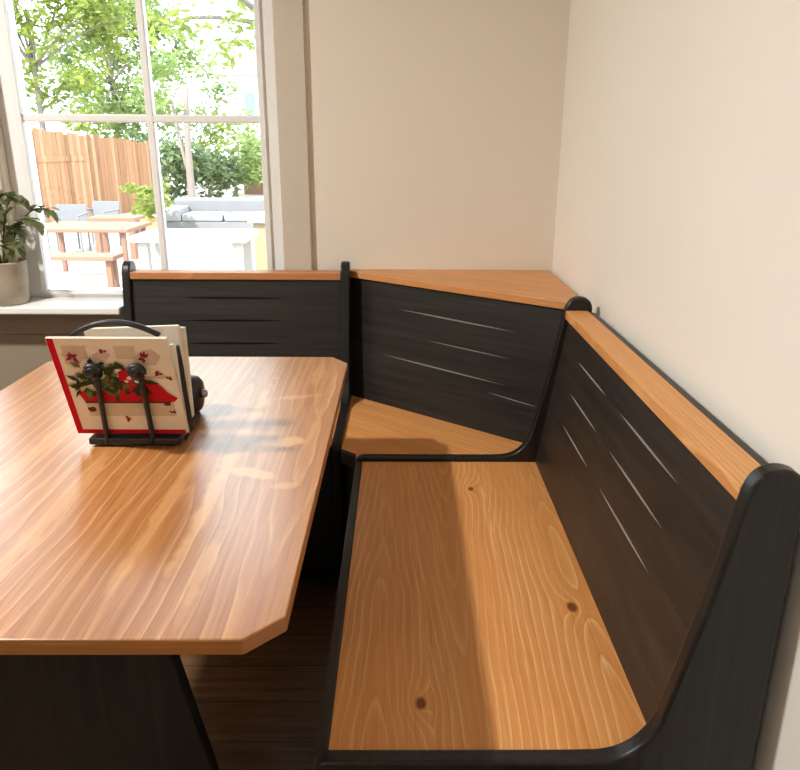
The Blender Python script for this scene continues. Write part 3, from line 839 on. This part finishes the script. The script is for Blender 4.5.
# bare grey trunk
Y = 18.9
bt = thing('tree_trunk', (gx(187, Y), WY(Y), GZ), 'slim grey forked trunk among the dark shrubs', 'tree')
bm = bmesh.new(); x, y = gx(187, Y), WY(Y)
tube(bm, bez((x, y, GZ), (x - .05, y, .8), (x + .06, y, 2.6), 8), [.11 - .006 * i for i in range(9)], 8)
tube(bm, bez((x - .02, y, .5), (x - .2, y, 1.2), (x - .30, y, 2.2), 6), [.06 - .004 * i for i in range(7)], 6)
link('trunk', bm, M['bark'], bt)
tree_cl = [(x + rr.uniform(-.9, .9), y + rr.uniform(-.5, .5), 2.5 + rr.uniform(-.4, .9)) for i in range(14)]
crown('foliage', tree_cl, 40, .4, .1, M['leaf_mid'], bt, 79)

# outdoor sofa of pale blocks
Y = 13.9
x0, x1, y0 = gx(157, Y), gx(305, Y), WY(Y)
sf = thing('garden_sofa', ((x0 + x1) / 2, y0 + .5, GZ), 'long blue grey outdoor sofa behind the white table', 'sofa')
link('base', B(x0, x1, y0, y0 + .85, GZ, GZ + .22), M['stone'], sf, bevel=.02)
link('backrest', B(x0, x1, y0 + .62, y0 + .9, GZ + .22, GZ + .60), M['stone'], sf, bevel=.05, seg=3)
link('armrest', B(x0, x0 + .30, y0 - .02, y0 + .62, GZ + .22, GZ + .47), M['stonewhite'], sf, bevel=.03)
w = (x1 - x0 - .32) / 3
for i in range(3):
    link('cushion', B(x0 + .31 + i * w, x0 + .31 + (i + .97) * w, y0 - .02, y0 + .60, GZ + .22, GZ + .36), M['stonewhite'], sf, bevel=.04, seg=3)
# white table
Y = 7.8
patio_table('white_table', gx(118, Y), gx(238, Y), WY(Y), WY(Y) + .75, GZ + .68, .10, M['whitemetal'], 'white garden table just outside, right of the muntin', 'table', .07)
# cream block with a slab lid
Y = 9.4
x0, x1, y0 = gx(247, Y), gx(312, Y), WY(Y)
cb = thing('cream_plinth', ((x0 + x1) / 2, y0 + .3, GZ), 'cream block with pale slab lid by the right jamb', 'plinth')
link('body', B(x0, x1, y0, y0 + .6, GZ, GZ + .66), M['cream'], cb, bevel=.01)
link('lid', B(x0 - .06, x1 + .06, y0 - .06, y0 + .66, GZ + .66, GZ + .75), M['whitemetal'], cb, bevel=.012)
# shed and neighbouring house far behind
Y = 25
x0, x1, y0 = gx(240, Y), gx(310, Y), WY(Y)
sd = thing('garden_shed', ((x0 + x1) / 2, y0 + 1, GZ), 'low brownish shed with green grey roof at the right', 'shed')
link('wall', B(x0, x1, y0, y0 + 2, GZ, GZ + 1.0), M['redwood'], sd)
bm = bmesh.new(); hull8(bm, [(x0 - .1, y0 - .15, GZ + 1.0), (x1 + .1, y0 - .15, GZ + 1.0), (x1 + .1, y0 + 2.1, GZ + 1.0), (x0 - .1, y0 + 2.1, GZ + 1.0)],
                        [(x0 - .1, y0 - .15, GZ + 1.06), (x1 + .1, y0 - .15, GZ + 1.06), (x1 + .1, y0 + 2.1, GZ + 1.45), (x0 - .1, y0 + 2.1, GZ + 1.45)])
link('roof', bm, M['roofm'], sd)
Y = 36
x0, x1, y0 = gx(226, Y), gx(330, Y), WY(Y)
hs = thing('house', ((x0 + x1) / 2, y0 + 2, GZ), 'pale neighbouring house seen through the upper right pane', 'house')
link('wall', B(x0, x1, y0, y0 + 4, GZ, 4.2), M['sidingm'], hs)
bm = bmesh.new(); hull8(bm, [(x0 - .3, y0 - .3, 4.2), (x1 + .3, y0 - .3, 4.2), (x1 + .3, y0 + 4.3, 4.2), (x0 - .3, y0 + 4.3, 4.2)],
                        [(x0 + .4, y0 + 1.9, 5.6), (x1 + .3, y0 + 1.9, 5.6), (x1 + .3, y0 + 2.1, 5.6), (x0 + .4, y0 + 2.1, 5.6)])
link('roof', bm, M['roofm'], hs)
wf = link('window_frame', B(gx(244, 36), gx(258, 36), y0 - .04, y0 + .02, 2.2, 3.6), M['whitemetal'], hs)
link('pane', B(gx(246, 36), gx(256, 36), y0 - .06, y0 - .03, 2.35, 3.45), M['darkglass'], wf)

# ------------------------------------------------------------------ light
w = bpy.data.worlds.new('daylight'); sc.world = w; w.use_nodes = True
bg = w.node_tree.nodes['Background']; bg.inputs[0].default_value = (.82, .91, 1, 1); bg.inputs[1].default_value = 5.2
def lamp(name, kind, loc, energy, color, **kw):
    d = bpy.data.lights.new(name, kind); d.energy = energy; d.color = color
    for k, v in kw.items(): setattr(d, k, v)
    o = bpy.data.objects.new(name, d); COL.objects.link(o); o.location = loc
    return o
s = lamp('sun', 'SUN', (0, 0, 10), 9.5, (1, .95, .86), angle=.01)
s.rotation_euler = Vector((.35, .62, -.78)).to_track_quat('-Z', 'Y').to_euler()
lamp('ceiling_lamp', 'AREA', (-2.22, -1.5, 2.42), 60, (1, .98, .925), shape='DISK', size=.15)
lamp('rear_fill_lamp', 'AREA', (-1.9, -4.0, 2.50), 12, (1, .97, .91), shape='DISK', size=.5)  # unseen fill light behind the camera, added to brighten the room

# ------------------------------------------------------------------ camera
f, pi_, ya, ro, cx = 728.0, .3196, .011, .0066, 407.3
def lin(u2, w, zc):
    x = u2 / f if zc is None else u2
    cp, sp = math.cos(pi_), math.sin(pi_)
    zz = 1 if zc else 0
    y = cp * zz - sp * w; z = -sp * zz - cp * w
    c, s_ = math.cos(ya), math.sin(ya)
    return Vector((c * x + s_ * y, -s_ * x + c * y, z))
cr, sr = math.cos(ro), math.sin(ro)
X = lin(cr, -sr, 0).normalized(); Yv = -lin(sr, cr, 0).normalized(); F = lin(0, 0, 1).normalized()
cd = bpy.data.cameras.new('camera'); co = bpy.data.objects.new('camera', cd); COL.objects.link(co)
R = Matrix((X, Yv, -F)).transposed().to_4x4()
co.matrix_world = Matrix.Translation((-.507, -2.42, 1.27)) @ R
cd.sensor_fit = 'HORIZONTAL'; cd.sensor_width = 36; cd.lens = f / 800 * 36
cd.shift_x = -(cx - 400) / 800; cd.clip_start = .05; cd.clip_end = 300
sc.camera = co
sc.view_settings.view_transform = 'Standard'; sc.view_settings.look = 'None'
sc.view_settings.exposure = .28; sc.view_settings.gamma = 1; sc.view_settings.use_curve_mapping = False
sc.cycles.use_denoising = True
sc.cycles.max_bounces = 10; sc.cycles.transparent_max_bounces = 12
